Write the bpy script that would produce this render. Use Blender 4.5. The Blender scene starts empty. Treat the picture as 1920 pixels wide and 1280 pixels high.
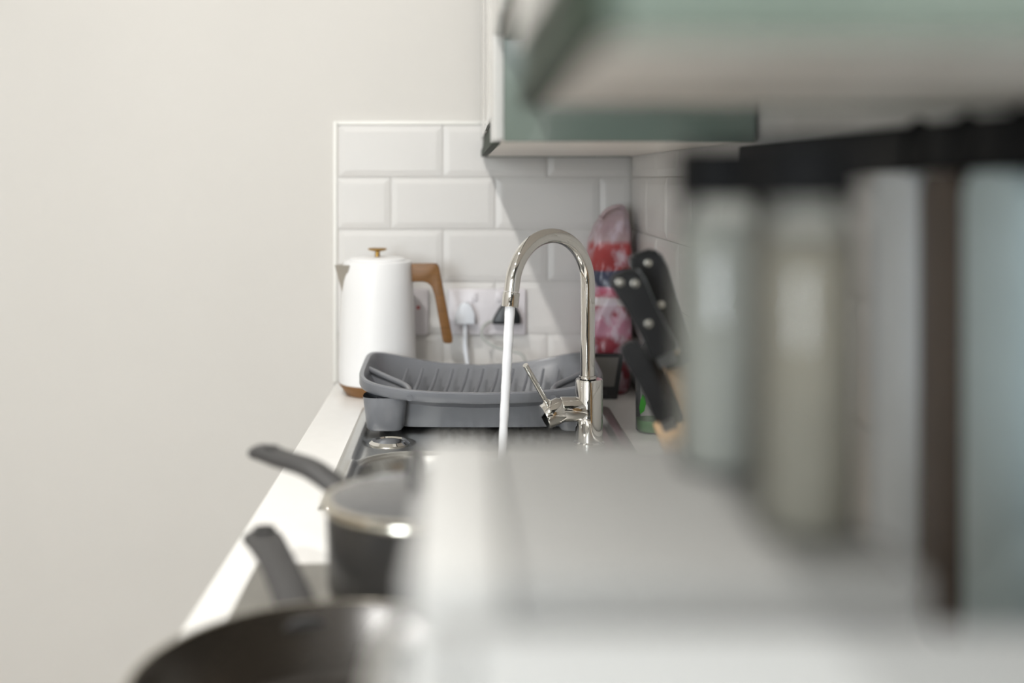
import bpy, bmesh, math, random
from mathutils import Vector, Matrix
import numpy as np

random.seed(7)
WT = 0.90                      # height of the worktop above the floor
YE = 2.28                      # end wall
XR = 0.332                     # back (right) wall behind the worktop
XL, YB, ZC = -2.35, -2.7, 2.42 # left wall, wall behind the camera, ceiling
sc = bpy.context.scene
COL = sc.collection

# ------------------------------------------------------------------ camera
cam_d = bpy.data.cameras.new('camera')
cam = bpy.data.objects.new('camera', cam_d)
COL.objects.link(cam)
cam.location = (0, 0, WT + 0.394)
cam.rotation_euler = (math.radians(90), 0, 0)
cam_d.sensor_width = 36.0
cam_d.lens = 2200.0 / 1920.0 * 36.0
cam_d.shift_x = 90.0 / 1920.0
cam_d.shift_y = -305.0 / 1920.0
cam_d.clip_start = 0.01
cam_d.dof.use_dof = True
cam_d.dof.focus_distance = 1.74
cam_d.dof.aperture_fstop = 1.7
sc.camera = cam

# ------------------------------------------------------------------ world and light
world = bpy.data.worlds.new('world')
sc.world = world
world.use_nodes = True
wn = world.node_tree.nodes
wn['Background'].inputs[0].default_value = (0.90, 0.95, 1.0, 1)
wn['Background'].inputs[1].default_value = 17.0
sc.view_settings.view_transform = 'Standard'
sc.view_settings.look = 'None'
sc.view_settings.gamma = 1.0
sc.view_settings.use_curve_mapping = False
sc.view_settings.exposure = 0.38
DOWNLIGHT_W = 10.5

WIN = (-2.25, -0.95, 0.9, 2.2)     # window in the wall behind the camera: x0 x1 z0 z1
pd = bpy.data.lights.new('window_portal', 'AREA')
pd.shape = 'RECTANGLE'; pd.size = WIN[1]-WIN[0]; pd.size_y = WIN[3]-WIN[2]
pd.cycles.is_portal = True
po = bpy.data.objects.new('window_portal', pd)
COL.objects.link(po)
po.location = ((WIN[0]+WIN[1])/2, YB-0.02, (WIN[2]+WIN[3])/2)
po.rotation_euler = (math.radians(90), 0, 0)     # faces +y, into the room

# ------------------------------------------------------------------ materials
def lin(c):
    return tuple(((v/255.0)/12.92 if v/255.0 <= 0.04045 else ((v/255.0+0.055)/1.055)**2.4) for v in c)

def mat(name, rgb, rough=0.5, metal=0.0, coat=0.0, var=0.0, vscale=20.0, bump=0.0, bscale=200.0,
        stretch=None, trans=0.0, emit=None, estr=0.0, spec=0.5):
    m = bpy.data.materials.new(name); m.use_nodes = True
    nt = m.node_tree; b = nt.nodes['Principled BSDF']
    col = lin(rgb)
    b.inputs['Base Color'].default_value = (*col, 1)
    b.inputs['Roughness'].default_value = rough
    b.inputs['Metallic'].default_value = metal
    b.inputs['Coat Weight'].default_value = coat
    b.inputs['Coat Roughness'].default_value = 0.05
    b.inputs['Specular IOR Level'].default_value = spec
    if trans: b.inputs['Transmission Weight'].default_value = trans
    if emit:
        b.inputs['Emission Color'].default_value = (*emit, 1); b.inputs['Emission Strength'].default_value = estr
    if var or bump:
        tc = nt.nodes.new('ShaderNodeTexCoord'); mp = nt.nodes.new('ShaderNodeMapping')
        nt.links.new(tc.outputs['Object'], mp.inputs['Vector'])
        if stretch: mp.inputs['Scale'].default_value = stretch
    if var:
        nz = nt.nodes.new('ShaderNodeTexNoise'); nz.inputs['Scale'].default_value = vscale
        nz.inputs['Detail'].default_value = 4
        nt.links.new(mp.outputs['Vector'], nz.inputs['Vector'])
        cr = nt.nodes.new('ShaderNodeValToRGB')
        cr.color_ramp.elements[0].position = 0.3; cr.color_ramp.elements[1].position = 0.7
        cr.color_ramp.elements[0].color = (*[max(0, c*(1-var)) for c in col], 1)
        cr.color_ramp.elements[1].color = (*[min(1, c*(1+var)) for c in col], 1)
        nt.links.new(nz.outputs['Fac'], cr.inputs['Fac'])
        nt.links.new(cr.outputs['Color'], b.inputs['Base Color'])
    if bump:
        n2 = nt.nodes.new('ShaderNodeTexNoise'); n2.inputs['Scale'].default_value = bscale
        nt.links.new(mp.outputs['Vector'], n2.inputs['Vector'])
        bp = nt.nodes.new('ShaderNodeBump'); bp.inputs['Strength'].default_value = bump
        bp.inputs['Distance'].default_value = 0.001
        nt.links.new(n2.outputs['Fac'], bp.inputs['Height'])
        nt.links.new(bp.outputs['Normal'], b.inputs['Normal'])
    return m

def clear_mat(name, tint=(1, 1, 1), rough=0.03, ior=1.45, haze=0.0, haze_col=(0.8, 0.8, 0.8)):
    """thin clear wall: transparent with fresnel gloss and a little haze"""
    m = bpy.data.materials.new(name); m.use_nodes = True
    nt = m.node_tree; nt.nodes.clear()
    out = nt.nodes.new('ShaderNodeOutputMaterial')
    tr = nt.nodes.new('ShaderNodeBsdfTransparent'); tr.inputs[0].default_value = (*tint, 1)
    gl = nt.nodes.new('ShaderNodeBsdfGlossy'); gl.inputs['Roughness'].default_value = rough
    df = nt.nodes.new('ShaderNodeBsdfDiffuse'); df.inputs[0].default_value = (*haze_col, 1)
    fr = nt.nodes.new('ShaderNodeFresnel'); fr.inputs[0].default_value = ior
    m1 = nt.nodes.new('ShaderNodeMixShader'); m1.inputs[0].default_value = haze
    nt.links.new(tr.outputs[0], m1.inputs[1]); nt.links.new(df.outputs[0], m1.inputs[2])
    m2 = nt.nodes.new('ShaderNodeMixShader')
    nt.links.new(fr.outputs[0], m2.inputs[0]); nt.links.new(m1.outputs[0], m2.inputs[1]); nt.links.new(gl.outputs[0], m2.inputs[2])
    nt.links.new(m2.outputs[0], out.inputs[0])
    return m

M = {}
M['wall']    = mat('wall_paint', (210, 207, 202), 0.75, var=0.015, vscale=3, bump=0.15, bscale=260)
M['ceiling'] = mat('ceiling_paint', (235, 234, 230), 0.85, var=0.01, vscale=3)
M['floor']   = mat('floor_vinyl', (150, 135, 118), 0.4, var=0.12, vscale=6, stretch=(1, 8, 1))
M['trimw']   = mat('white_trim', (238, 237, 232), 0.4, var=0.01)
M['tile']    = mat('white_glazed_tile', (216, 214, 211), 0.34, spec=0.3, var=0.012, vscale=9, bump=0.03, bscale=25)
M['grout']   = mat('pale_grout', (214, 211, 206), 0.9, var=0.03, vscale=60)
M['worktop'] = mat('white_worktop', (243, 242, 239), 0.28, var=0.012, vscale=40)
M['door']    = mat('white_gloss_door', (218, 217, 213), 0.12, coat=0.4, var=0.008)
M['sage']    = mat('sage_gloss_panel', (114, 127, 118), 0.24, coat=0.5, var=0.03, vscale=5)
M['sage_d']  = mat('dark_sage_profile', (40, 52, 40), 0.6, var=0.05, spec=0.2)
M['cream']   = mat('cream_melamine', (240, 235, 228), 0.45, var=0.015)
M['chrome']  = mat('chrome', (232, 230, 226), 0.035, 1.0, var=0.005)
M['steel']   = mat('brushed_steel', (196, 196, 193), 0.30, 1.0, var=0.04, vscale=30, stretch=(1, 12, 1), bump=0.05, bscale=90)
M['hobst']   = mat('hob_steel', (170, 168, 162), 0.34, 1.0, var=0.05, vscale=30, stretch=(12, 1, 1))
M['iron']    = mat('cast_iron', (40, 39, 38), 0.6, 0.3, var=0.1, bump=0.2)
M['rack']    = mat('grey_plastic', (116, 118, 123), 0.30, var=0.03, vscale=30, bump=0.03, bscale=400)
M['water']   = mat('running_water', (246, 247, 250), 0.12, var=0.02, vscale=60, stretch=(1, 1, .15), bump=0.2, bscale=120)
M['kettle']  = mat('matt_white_enamel', (240, 240, 240), 0.42, var=0.006)
M['wood']    = mat('walnut_wood', (124, 86, 45), 0.45, var=0.16, vscale=30, stretch=(1, 1, 9))
M['brass']   = mat('brass', (168, 132, 70), 0.28, 1.0, var=0.05)
M['spoutm']  = mat('spout_lining', (176, 170, 160), 0.3, 0.6, var=0.03)
M['plate']   = mat('socket_plastic', (222, 218, 221), 0.3, var=0.01)
M['plugw']   = mat('white_plug', (228, 232, 238), 0.3, var=0.01)
M['plugb']   = mat('black_plug', (26, 29, 30), 0.35, var=0.06)
M['cableg']  = mat('grey_cable', (176, 178, 174), 0.5, var=0.04)
M['red']     = mat('red_neon', (190, 70, 70), 0.3, var=0.05)
M['blackp']  = mat('black_plastic', (30, 30, 31), 0.4, var=0.08, vscale=40, bump=0.04)
M['handleg'] = mat('charcoal_handle', (62, 61, 61), 0.55, var=0.05, vscale=60, bump=0.06, bscale=500)
M['nonstick']= mat('nonstick_coating', (36, 32, 27), 0.25, var=0.5, vscale=9, bump=0.08, bscale=300)
M['panout']  = mat('pan_enamel', (52, 50, 48), 0.35, var=0.06)
M['panrim']  = mat('polished_rim', (214, 208, 194), 0.16, 1.0, var=0.03)
M['blkwood'] = mat('light_block_wood', (206, 172, 128), 0.5, var=0.1, vscale=25, stretch=(1, 1, 8))
M['rivet']   = mat('steel_rivet', (226, 222, 212), 0.25, 0.9, var=0.02)
M['blade']   = mat('knife_steel', (196, 198, 200), 0.15, 1.0, var=0.02)
M['screen']  = mat('grey_screen', (120, 117, 114), 0.3, var=0.03)
M['silver']  = mat('silver_casing', (136, 136, 134), 0.55, 0.1, var=0.015, vscale=10)
M['mwdoor']  = mat('pale_silver_door', (180, 180, 178), 0.6, 0.0, var=0.012, vscale=10)
M['mwwhite'] = mat('white_casing', (174, 177, 178), 0.6, var=0.01)
M['mwglass'] = mat('dark_glass', (24, 25, 27), 0.08, coat=0.5, var=0.05)
M['filter']  = mat('dark_filter', (58, 57, 55), 0.4, 0.6, var=0.1)
M['glass']   = clear_mat('clear_glass', (0.93, 0.96, 0.95))
M['pane']    = clear_mat('window_glass', (0.97, 0.98, 0.98))
M['lidglass']= clear_mat('lid_glass', (0.80, 0.82, 0.80), 0.08, 1.6, 0.16)
M['soap']    = clear_mat('clear_plastic', (0.94, 0.96, 0.94), 0.08, 1.45, 0.10)
M['green']   = mat('green_liquid', (150, 196, 140), 0.2, var=0.05, trans=0.3)
M['leaf']    = mat('green_leaf_print', (52, 140, 40), 0.4, var=0.1)
M['lamp']    = mat('lamp_lens', (255, 250, 240), 0.4, emit=(1.0, 0.95, 0.88), estr=6.0, var=0.0)

# ------------------------------------------------------------------ geometry helpers
WL = {}
def place(o, parent):
    COL.objects.link(o)
    if parent is not None: o.parent = parent
    return o

def thing(name, label, cat, loc, group=None):
    o = bpy.data.objects.new(name, None); COL.objects.link(o)
    o.empty_display_size = 0.05
    o.location = loc; WL[o.name] = Vector(loc)
    tag(o, label, cat, group); return o

def tag(o, label=None, cat=None, group=None, kind=None):
    if label: o['label'] = label
    if cat: o['category'] = cat
    if group: o['group'] = group
    if kind: o['kind'] = kind
    return o

def base_of(parent):
    return WL[parent.name] if parent is not None else Vector((0, 0, 0))

def finish(name, bm, m, parent=None, smooth=True, origin=None, label=None):
    """bm in world coordinates; stored relative to its thing's base"""
    bmesh.ops.recalc_face_normals(bm, faces=bm.faces)
    if parent is not None: off = base_of(parent)
    else:
        if origin is None:
            cs = [v.co for v in bm.verts]
            origin = Vector(((min(c.x for c in cs)+max(c.x for c in cs))/2, (min(c.y for c in cs)+max(c.y for c in cs))/2, min(c.z for c in cs)))
        off = Vector(origin)
    for v in bm.verts: v.co -= off
    me = bpy.data.meshes.new(name)
    bm.to_mesh(me); bm.free()
    if smooth:
        for p in me.polygons: p.use_smooth = True
        try: me.set_sharp_from_angle(angle=math.radians(38))
        except Exception: pass
    me.materials.append(m)
    o = bpy.data.objects.new(name, me)
    place(o, parent)
    if parent is None: o.location = off
    WL[o.name] = off
    if label: o['label'] = label
    return o

def bm_box(bm, x0, x1, y0, y1, z0, z1, bev=0.0, seg=2):
    r = bmesh.ops.create_cube(bm, size=1.0)
    vs = r['verts']
    for v in vs:
        v.co = Vector((x0+(x1-x0)*(v.co.x+.5), y0+(y1-y0)*(v.co.y+.5), z0+(z1-z0)*(v.co.z+.5)))
    if bev:
        es = list({e for v in vs for e in v.link_edges})
        bmesh.ops.bevel(bm, geom=es, offset=bev, segments=seg, affect='EDGES', profile=0.5)

def box(name, x0, x1, y0, y1, z0, z1, m, parent=None, bev=0.0, seg=2, label=None):
    bm = bmesh.new(); bm_box(bm, x0, x1, y0, y1, z0, z1, bev, seg)
    return finish(name, bm, m, parent, smooth=bev > 0, label=label)

def lathe(name, prof, c, m, parent=None, n=48, axis=None, cap0=True, cap1=True, label=None):
    """prof: [(r, t)] along axis from point c"""
    ax = Vector(axis).normalized() if axis else Vector((0, 0, 1))
    ref = Vector((1, 0, 0)) if abs(ax.x) < 0.9 else Vector((0, 1, 0))
    u = ax.cross(ref).normalized(); w = ax.cross(u).normalized()
    c = Vector(c); bm = bmesh.new(); rings = []
    for r, t in prof:
        if r < 1e-6: rings.append([bm.verts.new(c+ax*t)])
        else: rings.append([bm.verts.new(c+ax*t+u*(r*math.cos(2*math.pi*k/n))+w*(r*math.sin(2*math.pi*k/n))) for k in range(n)])
    for a, b in zip(rings[:-1], rings[1:]):
        if len(a) == 1 and len(b) == 1: continue
        for k in range(n):
            k2 = (k+1) % n
            if len(a) == 1: bm.faces.new((a[0], b[k], b[k2]))
            elif len(b) == 1: bm.faces.new((a[k], b[0], a[k2]))
            else: bm.faces.new((a[k], b[k], b[k2], a[k2]))
    if cap0 and len(rings[0]) > 1: bm.faces.new(rings[0])
    if cap1 and len(rings[-1]) > 1: bm.faces.new(rings[-1])
    return finish(name, bm, m, parent, label=label)

def spline(pts, sub=8):
    pts = [Vector(p) for p in pts]; out = []
    P = [pts[0]*2-pts[1]] + pts + [pts[-1]*2-pts[-2]]
    for i in range(1, len(P)-2):
        for k in range(sub):
            t = k/sub; a, b, c, d = P[i-1], P[i], P[i+1], P[i+2]
            out.append(0.5*((2*b)+(c-a)*t+(2*a-5*b+4*c-d)*t*t+(3*b-a-3*c+d)*t**3))
    out.append(pts[-1]); return out

def bm_tube(bm, path, rad, n=16, flat=1.0, up=None):
    """rad: number or list; flat squeezes the section along the frame's second axis"""
    path = [Vector(p) for p in path]; N = len(path)
    rads = rad if isinstance(rad, (list, tuple)) else [rad]*N
    t0 = (path[1]-path[0]).normalized()
    ref = Vector(up) if up else (Vector((0, 0, 1)) if abs(t0.z) < 0.9 else Vector((0, 1, 0)))
    u = t0.cross(ref).normalized(); rings = []
    for i, p in enumerate(path):
        t = (path[min(i+1, N-1)]-path[max(i-1, 0)]).normalized()
        u = (u - t*u.dot(t)).normalized(); w = t.cross(u)
        r = rads[i]
        rings.append([bm.verts.new(p+u*(r*math.cos(2*math.pi*k/n))+w*(r*flat*math.sin(2*math.pi*k/n))) for k in range(n)])
    for a, b in zip(rings[:-1], rings[1:]):
        for k in range(n): bm.faces.new((a[k], b[k], b[(k+1) % n], a[(k+1) % n]))
    bm.faces.new(rings[0]); bm.faces.new(rings[-1])

def tube(name, path, rad, m, parent=None, n=16, flat=1.0, up=None, label=None):
    bm = bmesh.new(); bm_tube(bm, path, rad, n, flat, up)
    return finish(name, bm, m, parent, label=label)

def prism(name, poly, d0, d1, m, parent=None, axis='y', bev=0.0, label=None):
    """poly in the plane across axis ('y': (x,z); 'x': (y,z); 'z': (x,y)), extruded from d0 to d1"""
    def P(a, b, d): return {'y': (a, d, b), 'x': (d, a, b), 'z': (a, b, d)}[axis]
    bm = bmesh.new()
    v0 = [bm.verts.new(P(a, b, d0)) for a, b in poly]; v1 = [bm.verts.new(P(a, b, d1)) for a, b in poly]
    n = len(poly)
    bm.faces.new(v0); bm.faces.new(v1)
    for k in range(n): bm.faces.new((v0[k], v0[(k+1) % n], v1[(k+1) % n], v1[k]))
    if bev:
        bmesh.ops.recalc_face_normals(bm, faces=bm.faces)
        bmesh.ops.bevel(bm, geom=list(bm.edges), offset=bev, segments=2, affect='EDGES', profile=0.5)
    return finish(name, bm, m, parent, smooth=bev > 0, label=label)

def ring_plate(name, o, i, d0, d1, m, axis='z', parent=None):
    """rectangular plate with a rectangular hole; o, i = (a0,a1,b0,b1)"""
    def P(a, b, d): return {'y': (a, d, b), 'x': (d, a, b), 'z': (a, b, d)}[axis]
    bm = bmesh.new(); L = []
    for d in (d0, d1):
        for r in (o, i):
            L.append([bm.verts.new(P(a, b, d)) for a, b in ((r[0], r[2]), (r[1], r[2]), (r[1], r[3]), (r[0], r[3]))])
    oa, ia, ob, ib = L
    for k in range(4):
        j = (k+1) % 4
        bm.faces.new((oa[k], oa[j], ia[j], ia[k])); bm.faces.new((ob[k], ob[j], ib[j], ib[k]))
        bm.faces.new((oa[k], oa[j], ob[j], ob[k])); bm.faces.new((ia[k], ia[j], ib[j], ib[k]))
    return finish(name, bm, m, parent, smooth=False)

def Z(h): return WT + h

# ------------------------------------------------------------------ room shell
T = 0.10
fl = box('floor', XL-T, XR+T, YB-T, YE+T, -0.05, 0.0, M['floor']); tag(fl, kind='structure')
ce = box('ceiling', XL-T, XR+T, YB-T, YE+T, ZC, ZC+0.05, M['ceiling']); tag(ce, kind='structure')
w_end = box('wall_end', XL-T, XR+T, YE, YE+T, 0, ZC, M['wall']); tag(w_end, kind='structure')
w_right = box('wall_right', XR, XR+T, YB, YE, 0, ZC, M['wall']); tag(w_right, kind='structure')
w_left = box('wall_left', XL-T, XL, YB, YE, 0, ZC, M['wall']); tag(w_left, kind='structure')
w_back = ring_plate('wall_back', (XL-T, XR+T, 0, ZC), WIN, YB-T, YB, M['wall'], axis='y'); tag(w_back, kind='structure')
wf = ring_plate('window_1', (WIN[0], WIN[1], WIN[2], WIN[3]), (WIN[0]+.05, WIN[1]-.05, WIN[2]+.05, WIN[3]-.05), YB-0.08, YB-0.03, M['trimw'], axis='y')
tag(wf, kind='structure')
box('mullion', (WIN[0]+WIN[1])/2-.025, (WIN[0]+WIN[1])/2+.025, YB-0.075, YB-0.035, WIN[2]+.05, WIN[3]-.05, M['trimw'], wf)
for a, b in ((WIN[0]+.05, (WIN[0]+WIN[1])/2-.025), ((WIN[0]+WIN[1])/2+.025, WIN[1]-.05)):
    box('pane', a, b, YB-0.058, YB-0.054, WIN[2]+.05, WIN[3]-.05, M['pane'], wf)
b1 = box('baseboard_end', XL, -0.25, YE-0.015, YE, 0, 0.09, M['trimw'], bev=0.003); tag(b1, kind='structure')
b2 = box('baseboard_left', XL, XL+0.015, YB, YE-0.016, 0, 0.09, M['trimw'], bev=0.003); tag(b2, kind='structure')

# bevelled wall tiles, each its own part of the wall that carries it
TILE = {}
TW, TH, GAP, PROUD, BV = 0.202, 0.101, 0.002, 0.0062, 0.012
def tile_mesh(w, h, facing):
    key = (round(w, 4), round(h, 4), facing)
    if key in TILE: return TILE[key]
    a, b = w/2, h/2; bx = min(BV, a*0.45); bz = min(BV, b*0.45)
    P = [(-a, 0, -b), (a, 0, -b), (a, 0, b), (-a, 0, b), (-a, -.004, -b), (a, -.004, -b), (a, -.004, b), (-a, -.004, b),
         (-a+bx, -PROUD, -b+bz), (a-bx, -PROUD, -b+bz), (a-bx, -PROUD, b-bz), (-a+bx, -PROUD, b-bz)]
    F = [(3, 2, 1, 0)]
    for k in range(4):
        j = (k+1) % 4
        F.append((k, j, 4+j, 4+k)); F.append((4+k, 4+j, 8+j, 8+k))
    F.append((8, 9, 10, 11))
    if facing == 'x': P = [(q[1], q[0], q[2]) for q in P]; F = [tuple(reversed(f)) for f in F]
    me = bpy.data.meshes.new('tile'); me.from_pydata(P, [], F); me.update(); me.materials.append(M['tile'])
    TILE[key] = me; return me

def lay_tiles(parent, facing, s0, s1, phase, wall):
    for r in range(5):
        zt = 0.498 - r*TH; zb = max(zt-TH, 0.0)
        if zt - zb < 0.02: continue
        s = s0 + (phase[r % 2]) - TW
        while s < s1:
            a, b = max(s, s0), min(s+TW, s1)
            if b - a > 0.012:
                w, h = b-a-GAP, zt-zb-GAP
                o = bpy.data.objects.new('tile', tile_mesh(w, h, facing)); COL.objects.link(o); o.parent = parent
                c = Vector(((a+b)/2, wall-0.003, Z((zt+zb)/2))) if facing == 'y' else Vector((wall-0.003, (a+b)/2, Z((zt+zb)/2)))
                o.location = c - WL[parent.name]
            s += TW
box('grout_bed', -0.246, XR, YE-0.004, YE+0.001, Z(0), Z(0.498), M['grout'], w_end)
box('grout_bed', XR-0.004, XR+0.001, -0.8, YE-0.004, Z(0), Z(0.498), M['grout'], w_right)
lay_tiles(w_end, 'y', -0.246, XR-0.009, (0.205, 0.104), YE)
lay_tiles(w_right, 'x', -0.8, YE-0.009, (0.15, 0.049), XR)
t1 = prism('trim_1', [(-0.2535, Z(0)), (-0.246, Z(0)), (-0.246, Z(0.5055)), (-0.2535, Z(0.5055))], YE-0.009, YE, M['trimw'], bev=0.002); tag(t1, kind='structure')
t2 = prism('trim_2', [(-0.246, Z(0.498)), (0.04, Z(0.498)), (0.04, Z(0.5055)), (-0.246, Z(0.5055))], YE-0.009, YE, M['trimw'], bev=0.002); tag(t2, kind='structure')

# ------------------------------------------------------------------ ceiling downlights (the room's lamps)
for k, y in enumerate((1.15, 0.1, -0.95)):
    lab = ['round white ceiling downlight nearest the tiled end wall', 'round white ceiling downlight above the microwave, middle of the row', 'round white ceiling downlight nearest the window'][k]
    d = thing('ceiling_downlight', lab, 'ceiling light', (-0.445, y, ZC-0.012), 'ceiling downlights in a row')
    lathe('bezel', [(0.030, 0.012), (0.030, 0.004), (0.034, 0.0), (0.042, 0.002), (0.045, 0.012)], (-0.445, y, ZC-0.012), M['trimw'], d, cap0=False, cap1=False)
    lathe('lens', [(0.0, 0.006), (0.029, 0.006), (0.029, 0.011), (0.0, 0.011)], (-0.445, y, ZC-0.012), M['lamp'], d)
    ld = bpy.data.lights.new('lamp', 'AREA'); ld.shape = 'DISK'; ld.size = 0.055
    ld.energy = DOWNLIGHT_W; ld.color = (1.0, 0.975, 0.94)
    lo = bpy.data.objects.new('lamp', ld); COL.objects.link(lo); lo.parent = d; lo.location = (0, 0, -0.004)

# ------------------------------------------------------------------ base units and worktop
edges = [-0.80, -0.20, 0.30, 0.82, 1.36, 1.86, 2.275]
names = ['under the window end of the worktop', 'below the microwave', 'under the near half of the hob', 'under the far half of the hob', 'under the sink bowl', 'below the kettle by the end wall']
for k in range(len(edges)-1):
    y0, y1 = edges[k]+.001, edges[k+1]-.001
    u = thing('base_cabinet', 'white gloss base cabinet ' + names[k], 'cabinet', (0.05, (y0+y1)/2, 0), 'base cabinets under the worktop')
    for a, b, c, d_, e, f, nm in ((-.21, .322, y0, y0+.016, .15, .858, 'side_panel'), (-.21, .322, y1-.016, y1, .15, .858, 'side_panel'),
                                  (-.21, .322, y0+.016, y1-.016, .15, .166, 'bottom_panel'), (.312, .322, y0+.016, y1-.016, .166, .858, 'back_panel')):
        box(nm, a, b, c, d_, e, f, M['cream'], u)
    dr = box('door', -.229, -.211, y0+.002, y1-.002, .155, .845, M['door'], u, bev=.002)
    tube('handle', [(-.229, y1-.05, .70), (-.25, y1-.05, .70), (-.25, y1-.05, .82), (-.229, y1-.05, .82)], .005, M['steel'], dr, n=10)
    box('plinth', -.17, -.155, y0, y1, 0, .149, M['cream'], u)

SX0, SX1, SY0, SY1 = -0.175, 0.250, 1.395, 2.015
wt = ring_plate('worktop', (-0.246, XR-0.012, -0.80, YE-0.012), (SX0+.012, SX1-.012, SY0+.012, SY1-.012), Z(-0.04), Z(0), M['worktop'])
tag(wt, 'long plain white worktop running to the tiled end wall', 'worktop')

# ------------------------------------------------------------------ inset steel sink
sink = thing('kitchen_sink', 'stainless steel inset sink with bowl and drainer set in the white worktop', 'sink', (0.03, 1.6, Z(0)))
nx, ny = 150, 262
xs = np.linspace(SX0, SX1, nx); ys = np.linspace(SY0, SY1, ny)
X, Y = np.meshgrid(xs, ys, indexing='ij')
def rbox(X, Y, x0, x1, y0, y1, r):
    qx = np.abs(X-(x0+x1)/2)-(x1-x0)/2+r; qy = np.abs(Y-(y0+y1)/2)-(y1-y0)/2+r
    return np.minimum(np.maximum(qx, qy), 0)+np.hypot(np.maximum(qx, 0), np.maximum(qy, 0))-r
def sstep(a, b, v):
    t = np.clip((v-a)/(b-a), 0, 1); return t*t*(3-2*t)
de = rbox(X, Y, SX0, SX1, SY0, SY1, 0.012)
H = 0.004 - 0.004*sstep(-0.004, 0.0, de)
H = H - 0.007*sstep(-0.018, -0.027, de)                      # sunken deck inside the flat rim
db = rbox(X, Y, -0.142, 0.125, 1.435, 1.685, 0.075)
H = H + 0.0045*np.exp(-((db-0.010)/0.0045)**2)               # rolled lip round the bowl
H = H - 0.150*sstep(0.002, -0.034, db) - 0.004*sstep(-0.034, -0.12, db)
dd = rbox(X, Y, -0.04, 0.14, 1.76, 1.985, 0.02)
H = H + 0.0022*(np.cos((X+0.04)/0.018*2*math.pi)-1)*sstep(0.004, -0.008, dd)
dc = np.hypot(X+0.112, Y-1.765)
H = H - 0.004*sstep(0.040, 0.034, dc)
V = np.stack([X, Y, H], -1).reshape(-1, 3) - np.array([0.03, 1.6, 0])
idx = np.arange(nx*ny).reshape(nx, ny)
F = np.stack([idx[:-1, :-1], idx[1:, :-1], idx[1:, 1:], idx[:-1, 1:]], -1).reshape(-1, 4)
me = bpy.data.meshes.new('basin'); me.from_pydata(V.tolist(), [], F.tolist()); me.update()
for p in me.polygons: p.use_smooth = True
me.materials.append(M['steel'])
o = bpy.data.objects.new('basin', me); place(o, sink); WL[o.name] = WL[sink.name]
lathe('overflow_cap', [(0.0, 0.0), (0.030, 0.0), (0.031, 0.004), (0.026, 0.0075), (0.024, 0.0055), (0.012, 0.0085), (0.0, 0.010)], (-0.112, 1.765, Z(-0.0065)), M['chrome'], sink, label='round chrome waste cap')
lathe('drain', [(0.0, 0.0), (0.044, 0.0), (0.044, 0.004), (0.038, 0.005), (0.034, 0.002), (0.0, 0.002)], (0.0, 1.56, Z(-0.1565)), M['chrome'], sink)

# ------------------------------------------------------------------ swan-neck tap and its water
TX, TY = 0.187, 1.754
tap = thing('kitchen_tap', 'polished chrome swan-neck mixer tap standing behind the sink bowl', 'tap', (TX, TY, Z(-0.003)))
lathe('body', [(0.0235, 0.0), (0.0235, 0.004), (0.0205, 0.006), (0.0205, 0.0955), (0.0195, 0.098), (0.0, 0.098)], (TX, TY, Z(-0.003)), M['chrome'], tap)
dirv = Vector((-0.78, -0.626, 0)).normalized(); R = 0.075; zc = 0.236
path = [Vector((TX-0.002, TY, Z(0.09))), Vector((TX-0.002, TY, Z(0.15))), Vector((TX-0.002, TY, Z(0.20)))]
c0 = Vector((TX-0.002, TY, Z(zc))) + dirv*R
A_END = math.radians(172)
for k in range(41):
    a = A_END*k/40
    path.append(c0 - dirv*(R*math.cos(a)) + Vector((0, 0, R*math.sin(a))))
tan = (dirv*math.sin(A_END) + Vector((0, 0, math.cos(A_END)))).normalized()
tip0 = path[-1] + tan*0.012
path.append(tip0)
tube('spout', path, 0.0108, M['chrome'], tap, n=28)
lathe('aerator', [(0.0, 0.0), (0.0108, 0.0), (0.0121, 0.0012), (0.0121, 0.020), (0.0115, 0.0212), (0.009, 0.0212), (0.009, 0.019), (0.0, 0.019)], tip0+tan*0.0004, M['chrome'], tap, axis=tan, n=32)
lathe('collar', [(0.0112, 0), (0.0135, 0.001), (0.0135, 0.004), (0.0112, 0.005)], (TX-0.002, TY, Z(0.0952)), M['chrome'], tap, cap0=False, cap1=False)
# side cartridge, tilted control knob and rod lever
ax = Vector((-1, -0.22, 0.03)).normalized()
pc = Vector((TX, TY, Z(0.050)))
lathe('cartridge', [(0.0, 0.005), (0.0185, 0.005), (0.0185, 0.044), (0.0175, 0.0455), (0.0, 0.0455)], pc, M['chrome'], tap, axis=ax)
ak = Vector((-0.90, -0.22, -0.37)).normalized()
kp = pc + ax*0.044
knob = lathe('control_knob', [(0.0, -0.004), (0.0165, -0.004), (0.0190, 0.0005), (0.0190, 0.0265), (0.0180, 0.0280), (0.0, 0.0280)], kp, M['chrome'], tap, axis=ak)
up = (Vector((-0.42, -0.10, 0.9)) - ak*(Vector((-0.42, -0.10, 0.9)).dot(ak))).normalized()
l0 = kp + ak*0.016 + up*0.017
l1 = Vector(((985-870)*1.70/2200, 1.70, Z(0.394-(684-335)*1.70/2200)))
tube('lever', [l0, l0.lerp(l1, .5), l1], 0.0040, M['chrome'], knob, n=14)
lathe('lever_socket', [(0.0, 0), (0.0062, 0), (0.0062, 0.004), (0.0, 0.005)], l0-(l1-l0).normalized()*0.002, M['chrome'], knob, axis=(l1-l0), n=20)

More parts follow.
